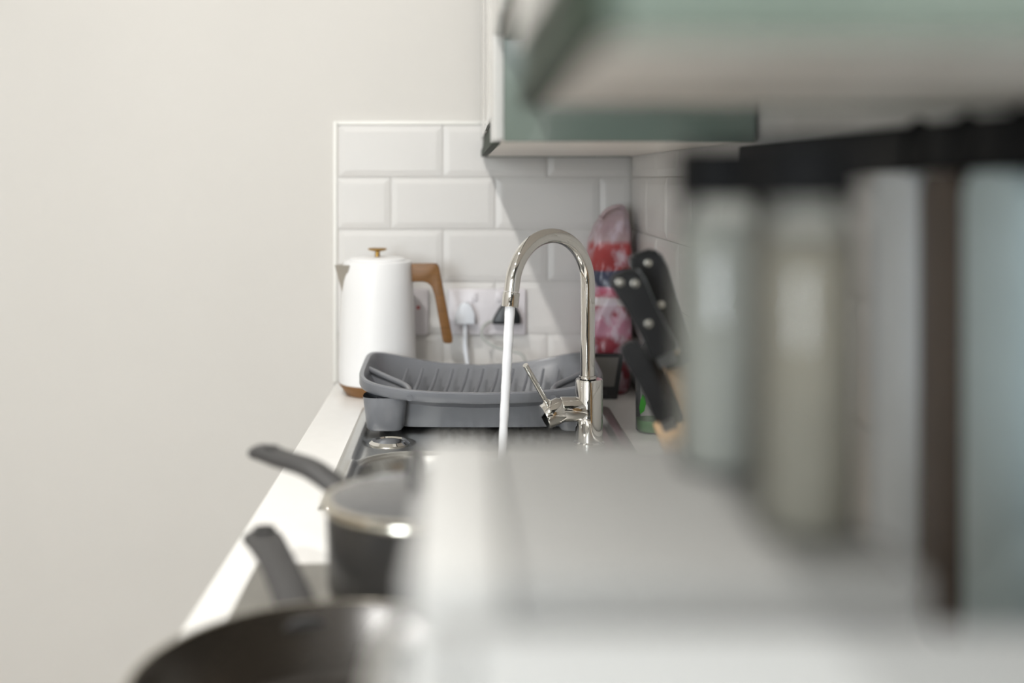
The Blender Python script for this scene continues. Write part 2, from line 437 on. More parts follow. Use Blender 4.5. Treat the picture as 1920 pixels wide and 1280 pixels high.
tip = tip0 + tan*0.0205
wp = []
wr = []
zb = Z(-0.1545)
fall = tip.z - zb
for k in range(40):
    t = k/39
    z = tip.z - fall*t
    s_ = math.sqrt(t)
    wp.append(Vector((tip.x-0.020*t, tip.y-0.010*t, z)))
    wr.append(0.0072 - 0.0016*min(1, t*1.3) + 0.0003*math.sin(k*1.7))
bm = bmesh.new(); bm_tube(bm, wp, wr, n=20)
wat = finish('water_stream', bm, M['water'])
tag(wat, 'white stream of running water falling from the tap into the sink', 'water')

# ------------------------------------------------------------------ dish drainer rack on the drainer
RX0, RX1, RY0, RY1 = -0.168, 0.222, 1.800, 2.080
rack = thing('dish_drainer', 'grey plastic dish drainer with curved rim standing on the steel drainer', 'dish rack', (0.027, 1.94, Z(0)))
xc, yc = (RX0+RX1)/2, (RY0+RY1)/2; hw, hd = (RX1-RX0)/2, (RY1-RY0)/2
def outline(ins, insf=None, N=120):
    pts = []
    for k in range(N):
        a = 2*math.pi*k/N
        e = 2/5.5
        ca, sa = math.cos(a), math.sin(a)
        x = (hw-ins)*math.copysign(abs(ca)**e, ca)
        f = insf if (insf is not None and sa < 0) else ins
        y = (hd-f)*math.copysign(abs(sa)**e, sa)
        if sa < 0: y -= 0.010*(1-(x/hw)**2)-0.004
        else: y += 0.006*(1-(x/hw)**2)
        pts.append((xc+x, yc+y))
    return pts
def rimh(x, y):
    u = (x-xc)/hw
    return 0.065 + (0.024+0.010*(y-yc)/hd)*u*u - 0.001*(y-yc)/hd
rings = [(0.030, 0.046, 0.0045), (0.024, 0.040, 'r-0.030'), (0.012, 0.020, 'r-0.017'), (0.002, 0.002, 'r-0.017'), (0.0, 0.0, 'r-0.014'),
         (0.0, 0.0, 'r-0.002'), (0.002, 0.002, 'r'), (0.007, 0.007, 'r'), (0.009, 0.009, 'r-0.003'), (0.012, 0.014, 'r-0.014'), (0.026, 0.042, 'r-0.030'), (0.034, 0.050, 0.010)]
bm = bmesh.new(); RG = []
for i_, f_, h_ in rings:
    R_ = []
    for (x, y) in outline(i_, f_):
        h = h_ if not isinstance(h_, str) else rimh(x, y) + (float(h_[1:]) if len(h_) > 1 else 0)
        R_.append(bm.verts.new((x, y, Z(h))))
    RG.append(R_)
for a, b in zip(RG[:-1], RG[1:]):
    for k in range(len(a)): bm.faces.new((a[k], b[k], b[(k+1) % len(a)], a[(k+1) % len(a)]))
bm.faces.new(RG[0]); bm.faces.new(RG[-1])
tub = finish('tub', bm, M['rack'], rack)
for (fx, fy) in ((RX0+.06, RY0+.07), (RX1-.06, RY0+.07), (RX0+.06, RY1-.11), (RX1-.06, RY1-.11)):
    lathe('foot', [(0.008, -0.003), (0.009, 0.0065)], (fx, fy, Z(0)), M['rack'], rack, n=16)
# plate-holding pegs rising against the back wall
for k in range(11):
    x = -0.098 + k*0.0262
    tube('peg', spline([(x, 2.036, Z(.064)), (x-.006, 2.012, Z(.046)), (x-.016, 1.978, Z(.028)), (x-.026, 1.94, Z(.012))], 3),
         [.0020, .0023, .0026, .0029, .0032, .0035, .0038, .0041, .0044, .0047], M['rack'], rack, n=8)
# corner cutlery holders: divider rail, its wall and the cup below the rim
for s in (1, -1):
    def mx(x): return x if s == 1 else 2*xc-x
    pth = spline([(mx(-.163), 1.962, Z(.0775)), (mx(-.125), 1.908, Z(.071)), (mx(-.100), 1.874, Z(.067)), (mx(-.088), 1.850, Z(.064)), (mx(-.084), 1.822, Z(.061)), (mx(-.083), 1.797, Z(.058))], 6)
    dv = tube('divider_rail', pth, 0.0048, M['rack'], rack, n=12)
    bm = bmesh.new(); prev = None
    for p in pth:
        if p.y < 1.845: continue
        a = bm.verts.new((p.x, p.y, p.z)); b = bm.verts.new((p.x*0.9+mx(-.12)*0.1, p.y*0.97+1.86*0.03, Z(.012)))
        if prev: bm.faces.new((prev[0], a, b, prev[1]))
        prev = (a, b)
    wl = finish('divider_wall', bm, M['rack'], rack)
    sm = wl.modifiers.new('thick', 'SOLIDIFY'); sm.thickness = 0.002
    cx, cy = mx(-.123), 1.838
    bm = bmesh.new(); rr = []
    for (kx, ky, h) in ((.026, .024, .004), (.029, .027, .008), (.034, .031, .050), (.0345, .032, .056)):
        rr.append([bm.verts.new((cx+kx*math.copysign(abs(math.cos(a))**.55, math.cos(a)), cy+ky*math.copysign(abs(math.sin(a))**.55, math.sin(a)), Z(h))) for a in [2*math.pi*q/40 for q in range(40)]])
    for a, b in zip(rr[:-1], rr[1:]):
        for q in range(40): bm.faces.new((a[q], a[(q+1) % 40], b[(q+1) % 40], b[q]))
    bm.faces.new(rr[0])
    finish('cutlery_cup', bm, M['rack'], rack)

# ------------------------------------------------------------------ kettle
KX, KY = -0.159, 2.156
KS = 2200/KY/1000.0
def kx(px): return (px-870)/KS/1000
def kh(py): return Z(0.394-(py-335)/KS/1000)
ket = thing('electric_kettle', 'white enamel electric kettle with wooden handle and base in the corner', 'kettle', (KX, KY, Z(0)))
lathe('base', [(0.0, 0.0), (0.056, 0.0), (0.058, 0.002), (0.0705, 0.0195), (0.0705, 0.0215), (0.0, 0.0215)], (KX, KY, Z(0)), M['wood'], ket, label='walnut wood base')
lathe('body', [(0.0, 0.0216), (0.0700, 0.0216), (0.0712, 0.0245), (0.0712, 0.05), (0.0665, 0.18), (0.0632, 0.238), (0.0618, 0.2425), (0.058, 0.2445), (0.0, 0.2445)], (KX, KY, Z(0)), M['kettle'], ket, n=72)
lid = lathe('lid', [(0.0, 0.2446), (0.052, 0.2446), (0.0525, 0.2470), (0.048, 0.2490), (0.02, 0.2505), (0.0, 0.2508)], (KX, KY, Z(0)), M['kettle'], ket, n=60)
lathe('lid_stem', [(0.0045, 0.2508), (0.0042, 0.262)], (KX, KY, Z(0)), M['brass'], lid, n=20)
lathe('lid_knob', [(0.0, 0.2600), (0.010, 0.2612), (0.0165, 0.2632), (0.0175, 0.2650), (0.016, 0.2668), (0.0, 0.2675)], (KX, KY, Z(0)), M['brass'], lid, n=32, label='brass lid knob')
prism('handle', [(kx(a), kh(b)) for a, b in ((771, 494), (812, 493.5), (819, 494), (823, 499), (832, 545), (849, 636), (848, 641), (844, 642.5), (834, 642), (830.5, 638), (815, 552), (810, 537), (803, 529.5), (794, 527), (771, 527))],
      KY-0.011, KY+0.011, M['wood'], ket, bev=0.0022, label='walnut wood handle')
bm = bmesh.new()
sp = [(kx(628), KY-0.006, kh(496)), (kx(660), KY-0.045, kh(494)), (kx(660), KY+0.030, kh(494)), (kx(645), KY-0.022, kh(550)), (kx(655), KY-0.005, kh(552)), (kx(652), KY-0.008, kh(500))]
vv = [bm.verts.new(p) for p in sp]
for f in ((0, 1, 3), (0, 3, 2), (3, 4, 2), (1, 4, 3), (0, 5, 1), (0, 2, 5), (1, 5, 4), (5, 2, 4)): bm.faces.new([vv[q] for q in f])
finish('spout', bm, M['spoutm'], ket, smooth=False, label='pointed grey spout')

# ------------------------------------------------------------------ sockets, plugs and cables on the end wall
YT = YE - 0.011
s1 = thing('wall_socket', 'white double wall socket with a white and a black plug on the end wall', 'socket', (0.044, YT, Z(0.094)), 'white wall plates on the tiled end wall')
box('face_plate', -0.031, 0.119, YT-0.010, YT, Z(0.094), Z(0.182), M['plate'], s1, bev=0.003)
for x in (0.020, 0.068):
    box('rocker_switch', x-.006, x+.006, YT-0.013, YT-0.0098, Z(0.158), Z(0.176), M['plate'], s1, bev=0.001)
s2 = thing('fused_switch', 'white square fused switch with red indicator on the end wall behind the kettle', 'switch', (-0.112, YT, Z(0.094)), 'white wall plates on the tiled end wall')
box('face_plate', -0.155, -0.069, YT-0.010, YT, Z(0.094), Z(0.182), M['plate'], s2, bev=0.003)
box('rocker_switch', -0.140, -0.116, YT-0.014, YT-0.0098, Z(0.120), Z(0.150), M['plate'], s2, bev=0.001)
lathe('indicator', [(0.0, 0), (0.0035, 0), (0.0030, 0.002), (0.0, 0.0026)], (-0.088, YT-0.0098, Z(0.146)), M['red'], s2, axis=(0, -1, 0), n=16, label='red indicator light')
YP = YT - 0.0102
p1 = thing('mains_plug', 'white mains plug in the left half of the double wall socket', 'plug', (0.002, YP, Z(0.115)), 'mains plugs in the double socket')
prism('plug_body', [(-.017, Z(.117)), (.021, Z(.117)), (.021, Z(.136)), (.014, Z(.152)), (.006, Z(.159)), (-.002, Z(.159)), (-.010, Z(.152)), (-.017, Z(.136))], YP-0.030, YP, M['plugw'], p1, bev=0.004)
tube('cable', spline([(.002, YP-.018, Z(.120)), (.002, YP-.020, Z(.10)), (.002, YP-.022, Z(.075)), (.006, YP-.03, Z(.045)), (.014, YP-.045, Z(.012)), (.018, YP-.075, Z(.005)), (-.04, YP-.10, Z(.004)), (-.089, YP-.115, Z(.006))], 6), 0.0042, M['plugw'], p1, n=10)
p2 = thing('mains_plug', 'black mains plug in the right half of the double wall socket', 'plug', (0.081, YP, Z(0.115)), 'mains plugs in the double socket')
prism('plug_body', [(.054, Z(.117)), (.108, Z(.117)), (.108, Z(.135)), (.098, Z(.152)), (.088, Z(.157)), (.076, Z(.157)), (.066, Z(.146)), (.054, Z(.124))], YP-0.030, YP, M['plugb'], p2, bev=0.004)
def wp_(px, py, D): return ((px-870)*D/2200, D, Z(0.394-(py-335)*D/2200))
tube('cable', spline([wp_(930, 600, 2.238), wp_(914, 605, 2.235), wp_(904, 617, 2.23), wp_(906, 634, 2.225), wp_(925, 648, 2.22), wp_(952, 657, 2.215), wp_(975, 662, 2.205), wp_(984, 673, 2.195), wp_(988, 690, 2.18), wp_(990, 725, 2.165), (.13, 2.15, Z(.004)), (.2, 2.16, Z(.004))], 6), 0.0031, M['cableg'], p2, n=10, label='pale grey cable')

# ------------------------------------------------------------------ bread bag, framed panel, soap bottle in the corner
def bread_material():
    m = bpy.data.materials.new('printed_bag'); m.use_nodes = True
    nt = m.node_tree; b = nt.nodes['Principled BSDF']; b.inputs['Roughness'].default_value = 0.3
    tc = nt.nodes.new('ShaderNodeTexCoord'); sx = nt.nodes.new('ShaderNodeSeparateXYZ')
    nt.links.new(tc.outputs['Object'], sx.inputs[0])
    dv = nt.nodes.new('ShaderNodeMath'); dv.operation = 'DIVIDE'; dv.inputs[1].default_value = 0.34
    nt.links.new(sx.outputs['Z'], dv.inputs[0])
    cr = nt.nodes.new('ShaderNodeValToRGB'); cr.color_ramp.interpolation = 'LINEAR'
    el = cr.color_ramp.elements
    stops = [(0.0, (128, 44, 56)), (0.30, (150, 52, 66)), (0.33, (196, 140, 160)), (0.41, (188, 126, 146)), (0.43, (152, 50, 62)), (0.47, (156, 54, 66)),
             (0.485, (206, 196, 196)), (0.515, (200, 190, 190)), (0.53, (176, 60, 80)), (0.555, (196, 100, 124)), (0.575, (190, 120, 144)), (0.585, (44, 50, 74)), (0.66, (58, 64, 92)),
             (0.67, (160, 52, 54)), (0.80, (178, 74, 76)), (0.83, (190, 164, 168)), (0.9, (176, 150, 156)), (1.0, (196, 176, 178))]
    el[0].position, el[0].color = stops[0][0], (*lin(stops[0][1]), 1)
    el[1].position, el[1].color = stops[-1][0], (*lin(stops[-1][1]), 1)
    for p, c in stops[1:-1]:
        e = el.new(p); e.color = (*lin(c), 1)
    nt.links.new(dv.outputs[0], cr.inputs['Fac'])
    nz = nt.nodes.new('ShaderNodeTexNoise'); nz.inputs['Scale'].default_value = 26; nz.inputs['Detail'].default_value = 3
    mp = nt.nodes.new('ShaderNodeMapping'); mp.inputs['Scale'].default_value = (1.6, 1.6, 1.0)
    nt.links.new(tc.outputs['Object'], mp.inputs[0]); nt.links.new(mp.outputs[0], nz.inputs['Vector'])
    r2 = nt.nodes.new('ShaderNodeValToRGB'); r2.color_ramp.elements[0].position = 0.48; r2.color_ramp.elements[1].position = 0.64
    r2.color_ramp.elements[0].color = (0, 0, 0, 1); r2.color_ramp.elements[1].color = (.75, .75, .75, 1)
    nt.links.new(nz.outputs['Fac'], r2.inputs['Fac'])
    mx = nt.nodes.new('ShaderNodeMix'); mx.data_type = 'RGBA'
    nt.links.new(r2.outputs['Color'], mx.inputs['Factor']); nt.links.new(cr.outputs['Color'], mx.inputs['A'])
    mx.inputs['B'].default_value = (*lin((214, 200, 212)), 1)
    nt.links.new(mx.outputs['Result'], b.inputs['Base Color'])
    return m
M['bread'] = bread_material()
bag = thing('bread_bag', 'red and white printed bread bag standing upright in the tiled corner', 'bread', (0.268, 2.195, Z(0)))
prof = [(0.0, .036, .052, 0, 0), (.010, .041, .058, 0, 0), (.07, .044, .062, 0, 0), (.15, .045, .064, 0, 0), (.215, .044, .062, .001, 0), (.255, .041, .056, .004, 0), (.285, .038, .050, .006, 0), (.310, .032, .042, .010, 0),
        (.326, .025, .032, .014, 0), (.336, .017, .022, .018, 0), (.341, .005, .007, .020, 0)]
bm = bmesh.new(); rr = []
rnd = random.Random(3)
ph = [rnd.uniform(0, 6.28) for _ in range(6)]
fine = []
for i in range(len(prof)-1):
    for q in range(5):
        t = q/5; fine.append(tuple(a+(b-a)*t for a, b in zip(prof[i], prof[i+1])))
fine.append(prof[-1])
for (h, a, b, ox, oy) in fine:
    R_ = []
    for k in range(56):
        th = 2*math.pi*k/56
        w = 1 + (0.035*math.sin(5*th+h*40+ph[0]) + 0.03*math.sin(9*th-h*70+ph[1]) + 0.02*math.sin(3*th+h*150+ph[2]))*min(1, h*9+.15)
        ca, sa = math.cos(th), math.sin(th)
        R_.append(bm.verts.new((0.268+ox+a*w*math.copysign(abs(ca)**.7, ca), 2.195+oy+b*w*math.copysign(abs(sa)**.7, sa), Z(h))))
    rr.append(R_)
for a, b in zip(rr[:-1], rr[1:]):
    for k in range(56): bm.faces.new((a[k], a[(k+1) % 56], b[(k+1) % 56], b[k]))
bm.faces.new(rr[0]); bm.faces.new(rr[-1])
finish('printed_wrapper', bm, M['bread'], bag)
pts = [(0.300+.012*math.cos(a)-.020*(1 if a > 3 else 0), 2.18+.01*math.sin(a), Z(.322+.003*a)) for a in [q*0.5 for q in range(9)]]
tube('twisted_neck', spline([(0.298, 2.195, Z(.330)), (0.292, 2.17, Z(.342)), (0.279, 2.158, Z(.343)), (0.262, 2.152, Z(.336)), (0.250, 2.150, Z(.322))], 5), [0.004]*1+[0.006]*19+[0.009], M['bread'], bag, n=12, flat=.6)

pan_ = thing('framed_panel', 'small black-framed grey panel propped in front of the bread bag', 'panel', (0.245, 2.105, Z(0)))
def lean(h): return 2.098 + h*0.25
def quad_slab(name, poly, t0, t1, m, parent):
    bm = bmesh.new(); n = len(poly)
    a = [bm.verts.new((x, lean(h)+t0, Z(h))) for x, h in poly]; b = [bm.verts.new((x, lean(h)+t1, Z(h))) for x, h in poly]
    bm.faces.new(a); bm.faces.new(b)
    for k in range(n): bm.faces.new((a[k], a[(k+1) % n], b[(k+1) % n], b[k]))
    return finish(name, bm, m, parent, smooth=False)
quad_slab('frame', [(.202, 0.0), (.274, 0.0), (.289, .078), (.202, .078)], 0, .010, M['blackp'], pan_)
quad_slab('face', [(.208, .022), (.269, .022), (.279, .072), (.208, .072)], -.0015, .0002, M['screen'], pan_)
for x in (.218, .240):
    quad_slab('button', [(x, .007), (x+.016, .007), (x+.016, .015), (x, .015)], -.0012, .0002, M['handleg'], pan_)

sp_ = thing('soap_bottle', 'clear plastic bottle with green leaf print behind the knife handles', 'bottle', (0.293, 1.83, Z(0)))
lathe('bottle_shell', [(0.0, 0.0), (0.022, 0.0), (0.025, 0.004), (0.0255, 0.09), (0.024, 0.115), (0.014, 0.135), (0.010, 0.140), (0.010, 0.148)], (0.293, 1.83, Z(0)), M['soap'], sp_, cap1=False, n=32)
lathe('liquid', [(0.0, 0.002), (0.0215, 0.002), (0.0238, 0.006), (0.0240, 0.020), (0.0, 0.020)], (0.293, 1.83, Z(0)), M['green'], sp_, n=32, label='pale green liquid')
lathe('cap', [(0.0115, 0.1415), (0.013, 0.143), (0.012, 0.170), (0.006, 0.174), (0.0, 0.174)], (0.293, 1.83, Z(0)), M['plugw'], sp_, n=24)
bm = bmesh.new()
lf = [(-.9, .030), (-.62, .036), (-.50, .048), (-.56, .058), (-.72, .062), (-.88, .052), (-.98, .040)]
vs = [bm.verts.new((0.293+0.0262*math.sin(a), 1.83-0.0262*math.cos(a), Z(h))) for a, h in lf]
bm.faces.new(vs); finish('leaf_print', bm, M['leaf'], sp_, smooth=False)

# ------------------------------------------------------------------ knife block
kb = thing('knife_block', 'light wooden knife block leaning towards the sink, against the tiled wall', 'knife block', (0.29, 1.27, Z(0)))
prism('block', [(.262, Z(0)), (.318, Z(0)), (.318, Z(.06)), (.283, Z(.205)), (.222, Z(.183)), (.240, Z(.128)), (.214, Z(.116))], 1.20, 1.338, M['blkwood'], kb, axis='y', bev=.003)
KN = [  # name label, top (px,py), bottom (px,py), depth, width
    ('riveted black knife handle nearest the tap, upper row of the knife block', (1166, 508), (1243, 664), 1.235, 0.0170, (0.09, 0.17, 0.62)),
    ('tall riveted black knife handle beside the tiled wall, upper row of the knife block', (1206, 470), (1275, 690), 1.300, 0.0190, (0.10, 0.45, 0.84)),
    ('plain black knife handle on the front step of the knife block, nearer the hob', (1177, 640), (1247, 786), 1.228, 0.0125, ()),
    ('plain black knife handle on the front step of the knife block, nearer the end wall', (1207, 652), (1262, 790), 1.295, 0.0120, ()),
]
for lab, tp, bt, D, w, rv in KN:
    top = Vector(wp_(*tp, D)); bot = Vector(wp_(*bt, D))
    k = thing('kitchen_knife', lab, 'knife', tuple(bot), 'knives in the block')
    axv = (bot-top); L = axv.length; axv.normalize(); pv = Vector((axv.z, 0, -axv.x)); 
    if pv.x < 0: pv = -pv
    # handle outline along its length: butt swells towards one side
    prof = [(0.0, -.75, .55), (.06, -.98, .85), (.18, -1.0, .98), (.45, -.80, .88), (.75, -.72, .86), (.95, -.86, .92), (1.0, -.80, .86)]
    bm = bmesh.new(); th = 0.0085
    for q0 in (0,):
        poly = [top+axv*(L*t)+pv*(w*a) for t, a, b in prof] + [top+axv*(L*t)+pv*(w*b) for t, a, b in reversed(prof)]
        f0 = [bm.verts.new(p+Vector((0, -th, 0))) for p in poly]; f1 = [bm.verts.new(p+Vector((0, th, 0))) for p in poly]
        bm.faces.new(f0); bm.faces.new(f1); n = len(poly)
        for q in range(n): bm.faces.new((f0[q], f0[(q+1) % n], f1[(q+1) % n], f1[q]))
    bmesh.ops.recalc_face_normals(bm, faces=bm.faces)
    bmesh.ops.bevel(bm, geom=list(bm.edges), offset=.0028, segments=2, affect='EDGES')
    hd_ = finish('handle', bm, M['blackp'], k)
    if rv:
        bm = bmesh.new()
        poly = [top+axv*(L*t)+pv*(w*(b+.10)) for t, a, b in prof[1:]] + [top+axv*(L*t)+pv*(w*(b-.1)) for t, a, b in reversed(prof[1:])]
        f0 = [bm.verts.new(p+Vector((0, -.0014, 0))) for p in poly]; f1 = [bm.verts.new(p+Vector((0, .0014, 0))) for p in poly]
        bm.faces.new(f0); bm.faces.new(f1); n = len(poly)
        for q in range(n): bm.faces.new((f0[q], f0[(q+1) % n], f1[(q+1) % n], f1[q]))
        finish('tang', bm, M['blade'], k, smooth=False, label='bright steel tang')
        for j, t in enumerate(rv):
            off = (-.45 if j == 0 and len(rv) == 3 and rv[1] < .3 else (.35 if j == 1 and rv[1] < .3 else 0))
            lathe('rivet', [(0.0, 0), (0.0042, 0), (0.0040, 0.0012), (0.0, 0.0020)], top+axv*(L*t)+pv*(w*off)+Vector((0, -th+.0004, 0)), M['rivet'], k, axis=(0, -1, 0), n=16)
    bm = bmesh.new()
    a0, a1 = bot - axv*0.004, bot + axv*0.012
    for c in ((a0, -1, -1), (a0, 1, -1), (a1, 1, -1), (a1, -1, -1), (a0, -1, 1), (a0, 1, 1), (a1, 1, 1), (a1, -1, 1)):
        bm.verts.new(c[0]+pv*(w*.55*c[1])+Vector((0, .001*c[2], 0)))
    bm.verts.ensure_lookup_table()
    for f in ((0, 1, 2, 3), (4, 5, 6, 7), (0, 1, 5, 4), (1, 2, 6, 5), (2, 3, 7, 6), (3, 0, 4, 7)): bm.faces.new([bm.verts[q] for q in f])
    finish('blade', bm, M['blade'], k, smooth=False)

# ------------------------------------------------------------------ hob with two pans
HX0, HX1, HY0, HY1 = -0.210, 0.290, 0.62, 1.186
hob = thing('electric_hob', 'stainless steel hob with four solid hotplates between sink and microwave', 'hob', (0.04, 0.9, Z(0)))
box('hob_plate', HX0, HX1, HY0, HY1, Z(0), Z(0.006), M['hobst'], hob, bev=0.002)
HP = [(-0.080, 0.772, 0.090), (-0.037, 1.000, 0.073), (0.165, 0.772, 0.073), (0.165, 1.030, 0.090)]
for x, y, r in HP:
    lathe('hotplate', [(r+.006, 0.0062), (r+.006, 0.0085), (r+.001, 0.0100), (r, 0.0135), (r-.004, 0.0145), (r*.35, 0.0145), (r*.33, 0.0135), (0.0, 0.0135)], (x, y, Z(0)), M['iron'], hob, n=40)
for k in range(4):
    lathe('control_knob', [(0.019, 0.0062), (0.018, 0.022), (0.015, 0.024), (0.0, 0.024)], (0.262, 0.72+k*0.12, Z(0)), M['blackp'], hob, n=24)

# frying pan
FX, FY, FR, FH = -0.080, 0.772, 0.140, 0.067
fp = thing('frying_pan', 'large black non-stick frying pan with charcoal handle on the hob', 'frying pan', (FX, FY, Z(0.0146)))
zb_ = 0.0146
lathe('pan_body', [(0.0, zb_), (0.098, zb_), (0.106, zb_+.003), (0.134, FH-.004), (FR-.0005, FH-.0012)], (FX, FY, Z(0)), M['panout'], fp, n=72, cap1=False)
lathe('cooking_surface', [(FR-.0025, FH), (0.131, FH-.006), (0.108, zb_+.010), (0.100, zb_+.0065), (0.0, zb_+.0060)], (FX, FY, Z(0)), M['nonstick'], fp, n=72, cap0=False)
lathe('rim', [(FR-.003, FH-.001), (FR-.002, FH+.0006), (FR, FH+.0006), (FR+.0010, FH-.001), (FR, FH-.002), (FR-.003, FH-.001)], (FX, FY, Z(0)), M['panrim'], fp, n=72, cap0=False, cap1=False)
fd = Vector((-0.108, 0.318, 0)).normalized()
def along(d): return Vector((FX, FY, 0)) + fd*d
hp_ = [along(d)+Vector((0, 0, Z(h))) for d, h in ((.126, .050), (.150, .054), (.19, .060), (.24, .064), (.29, .064), (.325, .062), (.344, .060))]
pth = spline(hp_, 6)
rad = []
for k in range(len(pth)):
    t = k/(len(pth)-1)
    r_ = .0195 - .0030*math.sin(math.pi*min(1, t*1.2)) - .0015*t
    if t > .90: r_ *= math.sqrt(max(.03, 1-((t-.90)/.10)**2))
    rad.append(r_)
fh_ = tube('handle', pth, rad, M['handleg'], fp, n=24, flat=.48, up=(0, 0, 1))
hc = along(.322)+Vector((0, 0, Z(.0718)))
lathe('hanging_hole', [(0.0, 0.0), (0.0095, 0.0), (0.0105, 0.0018), (0.0095, 0.0024), (0.0080, 0.0020), (0.0, 0.0016)], hc, M['blackp'], fh_, n=24)
for s in (-1, 1):
    q = along(.1285)+Vector((fd.y*s*.012, -fd.x*s*.012, Z(.050)))
    lathe('rivet', [(0.0045, 0), (0.0040, 0.002), (0.0, 0.003)], q, M['rivet'], fp, axis=(-fd.x, -fd.y, .35), n=16)

# saucepan with glass lid
PX, PY, PR, PH = -0.037, 1.000, 0.080, 0.119
sp2 = thing('saucepan', 'small dark saucepan with glass lid and black handle on the far side of the hob', 'saucepan', (PX, PY, Z(0.0146)))
lathe('pan_base', [(0.0, .0146), (0.070, .0146), (0.0765, .018), (0.0775, .048), (0.0, .048)], (PX, PY, Z(0)), M['hobst'], sp2, n=60, label='steel base band')
lathe('pan_body', [(0.0770, .0482), (0.0785, .052), (PR, PH-.008), (PR+.0005, PH-.003), (PR-.0015, PH-.003), (PR-.0025, PH-.008), (0.0735, .055), (0.0, .053)], (PX, PY, Z(0)), M['panout'], sp2, n=60, cap0=True)
lathe('rim', [(PR-.002, PH-.0035), (PR+.001, PH-.004), (PR+.0035, PH-.001), (PR+.003, PH+.001), (PR-.001, PH)], (PX, PY, Z(0)), M['panrim'], sp2, n=60, cap0=False, cap1=False)
pe = Vector(wp_(484, 849, 1.150))
bk = Vector((PX, PY, Z(.104))) + (Vector((pe.x, pe.y, 0))-Vector((PX, PY, 0))).normalized()*0.076
dirp = (Vector((pe.x, pe.y, 0))-Vector((bk.x, bk.y, 0)))
pth = spline([bk, bk+dirp*.15+Vector((0, 0, .006)), bk+dirp*.45+Vector((0, 0, .019)), bk+dirp*.75+Vector((0, 0, .0215)), bk+dirp*.95+Vector((0, 0, pe.z-bk.z+.002)), pe], 6)
rad = [.0120+.0030*math.sin(math.pi*k/(len(pth)-1)) for k in range(len(pth))]; rad[-1] = .0075; rad[-2] = .0125; rad[-3] = .0135
ph_ = tube('handle', pth, rad, M['handleg'], sp2, n=24, flat=.55, up=(0, 0, 1))
hc = bk+dirp*.86+Vector((0, 0, .0283))
lathe('hanging_hole', [(0.0, 0.0), (0.0065, 0.0), (0.0075, 0.0025), (0.0055, 0.0030), (0.0045, 0.0010), (0.0, 0.0010)], hc, M['blackp'], ph_, n=24)
pl = lathe('lid', [(PR-.001, .0028), (0.070, .0075), (0.05, .0130), (0.025, .0165), (0.0, .0178)], (PX, PY, Z(PH+.0012)), M['lidglass'], sp2, n=60, cap0=False, label='domed glass lid')
lathe('steel_rim', [(PR-.003, .0), (PR+.0025, .0), (PR+.003, .0032), (PR-.003, .0040), (PR-.003, 0)], (PX, PY, Z(PH+.0012)), M['panrim'], pl, n=60, cap0=False, cap1=False)
zt = PH+.0012
tube('loop_handle', spline([(PX-.004, PY-.030, Z(zt+.0148)), (PX-.004, PY-.031, Z(zt+.026)), (PX-.004, PY-.016, Z(zt+.037)), (PX-.004, PY+.010, Z(zt+.038)), (PX-.004, PY+.026, Z(zt+.030)), (PX-.004, PY+.030, Z(zt+.0155))], 6), 0.0055, M['blackp'], pl, n=14)

# ------------------------------------------------------------------ microwave and bread bin at the near end, spice jars on the bin
MX0, MX1, MY0, MY1, MH = -0.020, 0.318, -0.105, 0.385, 0.248
mw = thing('microwave_oven', 'white microwave oven at the near end of the worktop', 'microwave', (0.15, 0.14, Z(0)))
box('casing', MX0+.0205, MX1, MY0, MY1, Z(.010), Z(MH), M['mwwhite'], mw, bev=.006)
dr = box('door', MX0, MX0+.020, MY0+.12, MY1, Z(.012), Z(MH-.001), M['mwwhite'], mw, bev=.004)
box('door_window', MX0-.0015, MX0+.001, MY0+.19, MY1-.05, Z(.05), Z(MH-.05), M['mwglass'], dr, bev=.0005)
tube('door_handle', spline([(MX0+.001, MY0+.15, Z(.05)), (MX0-.022, MY0+.15, Z(.06)), (MX0-.026, MY0+.15, Z(.125)), (MX0-.022, MY0+.15, Z(.19)), (MX0+.001, MY0+.15, Z(.20))], 6), .006, M['steel'], dr, n=12)
box('control_panel', MX0, MX0+.020, MY0, MY0+.1185, Z(.012), Z(MH-.001), M['mwwhite'], mw, bev=.003)
for h in (.17, .08):
    lathe('dial', [(0.026, 0), (0.024, .016), (0.020, .018), (0.0, .018)], (MX0+.0005, MY0+.06, Z(h)), M['silver'], mw, axis=(-1, 0, 0), n=28)
for (x, y) in ((MX0+.05, MY0+.05), (MX1-.04, MY0+.05), (MX0+.05, MY1-.05), (MX1-.04, MY1-.05)):
    lathe('foot', [(.015, 0), (.015, .0105)], (x, y, Z(0)), M['blackp'], mw, n=16)

BX0, BX1, BY0, BY1, BH = -0.019, 0.157, 0.394, 0.600, 0.261
bb = thing('bread_bin', 'silver box-shaped bread bin between the microwave and the hob', 'bread bin', ((BX0+BX1)/2, (BY0+BY1)/2, Z(0)))
box('casing', BX0+.0345, BX1, BY0, BY1, Z(0), Z(BH), M['silver'], bb, bev=.005)
fr = box('front_door', BX0, BX0+.0340, BY0, BY1, Z(0), Z(BH), M['mwdoor'], bb, bev=.005)
tube('handle', spline([(BX0+.001, BY0+.05, Z(.18)), (BX0-.016, BY0+.052, Z(.18)), (BX0-.018, BY0+.10, Z(.18)), (BX0-.016, BY1-.052, Z(.18)), (BX0+.001, BY1-.05, Z(.18))], 6), .005, M['steel'], fr, n=12)

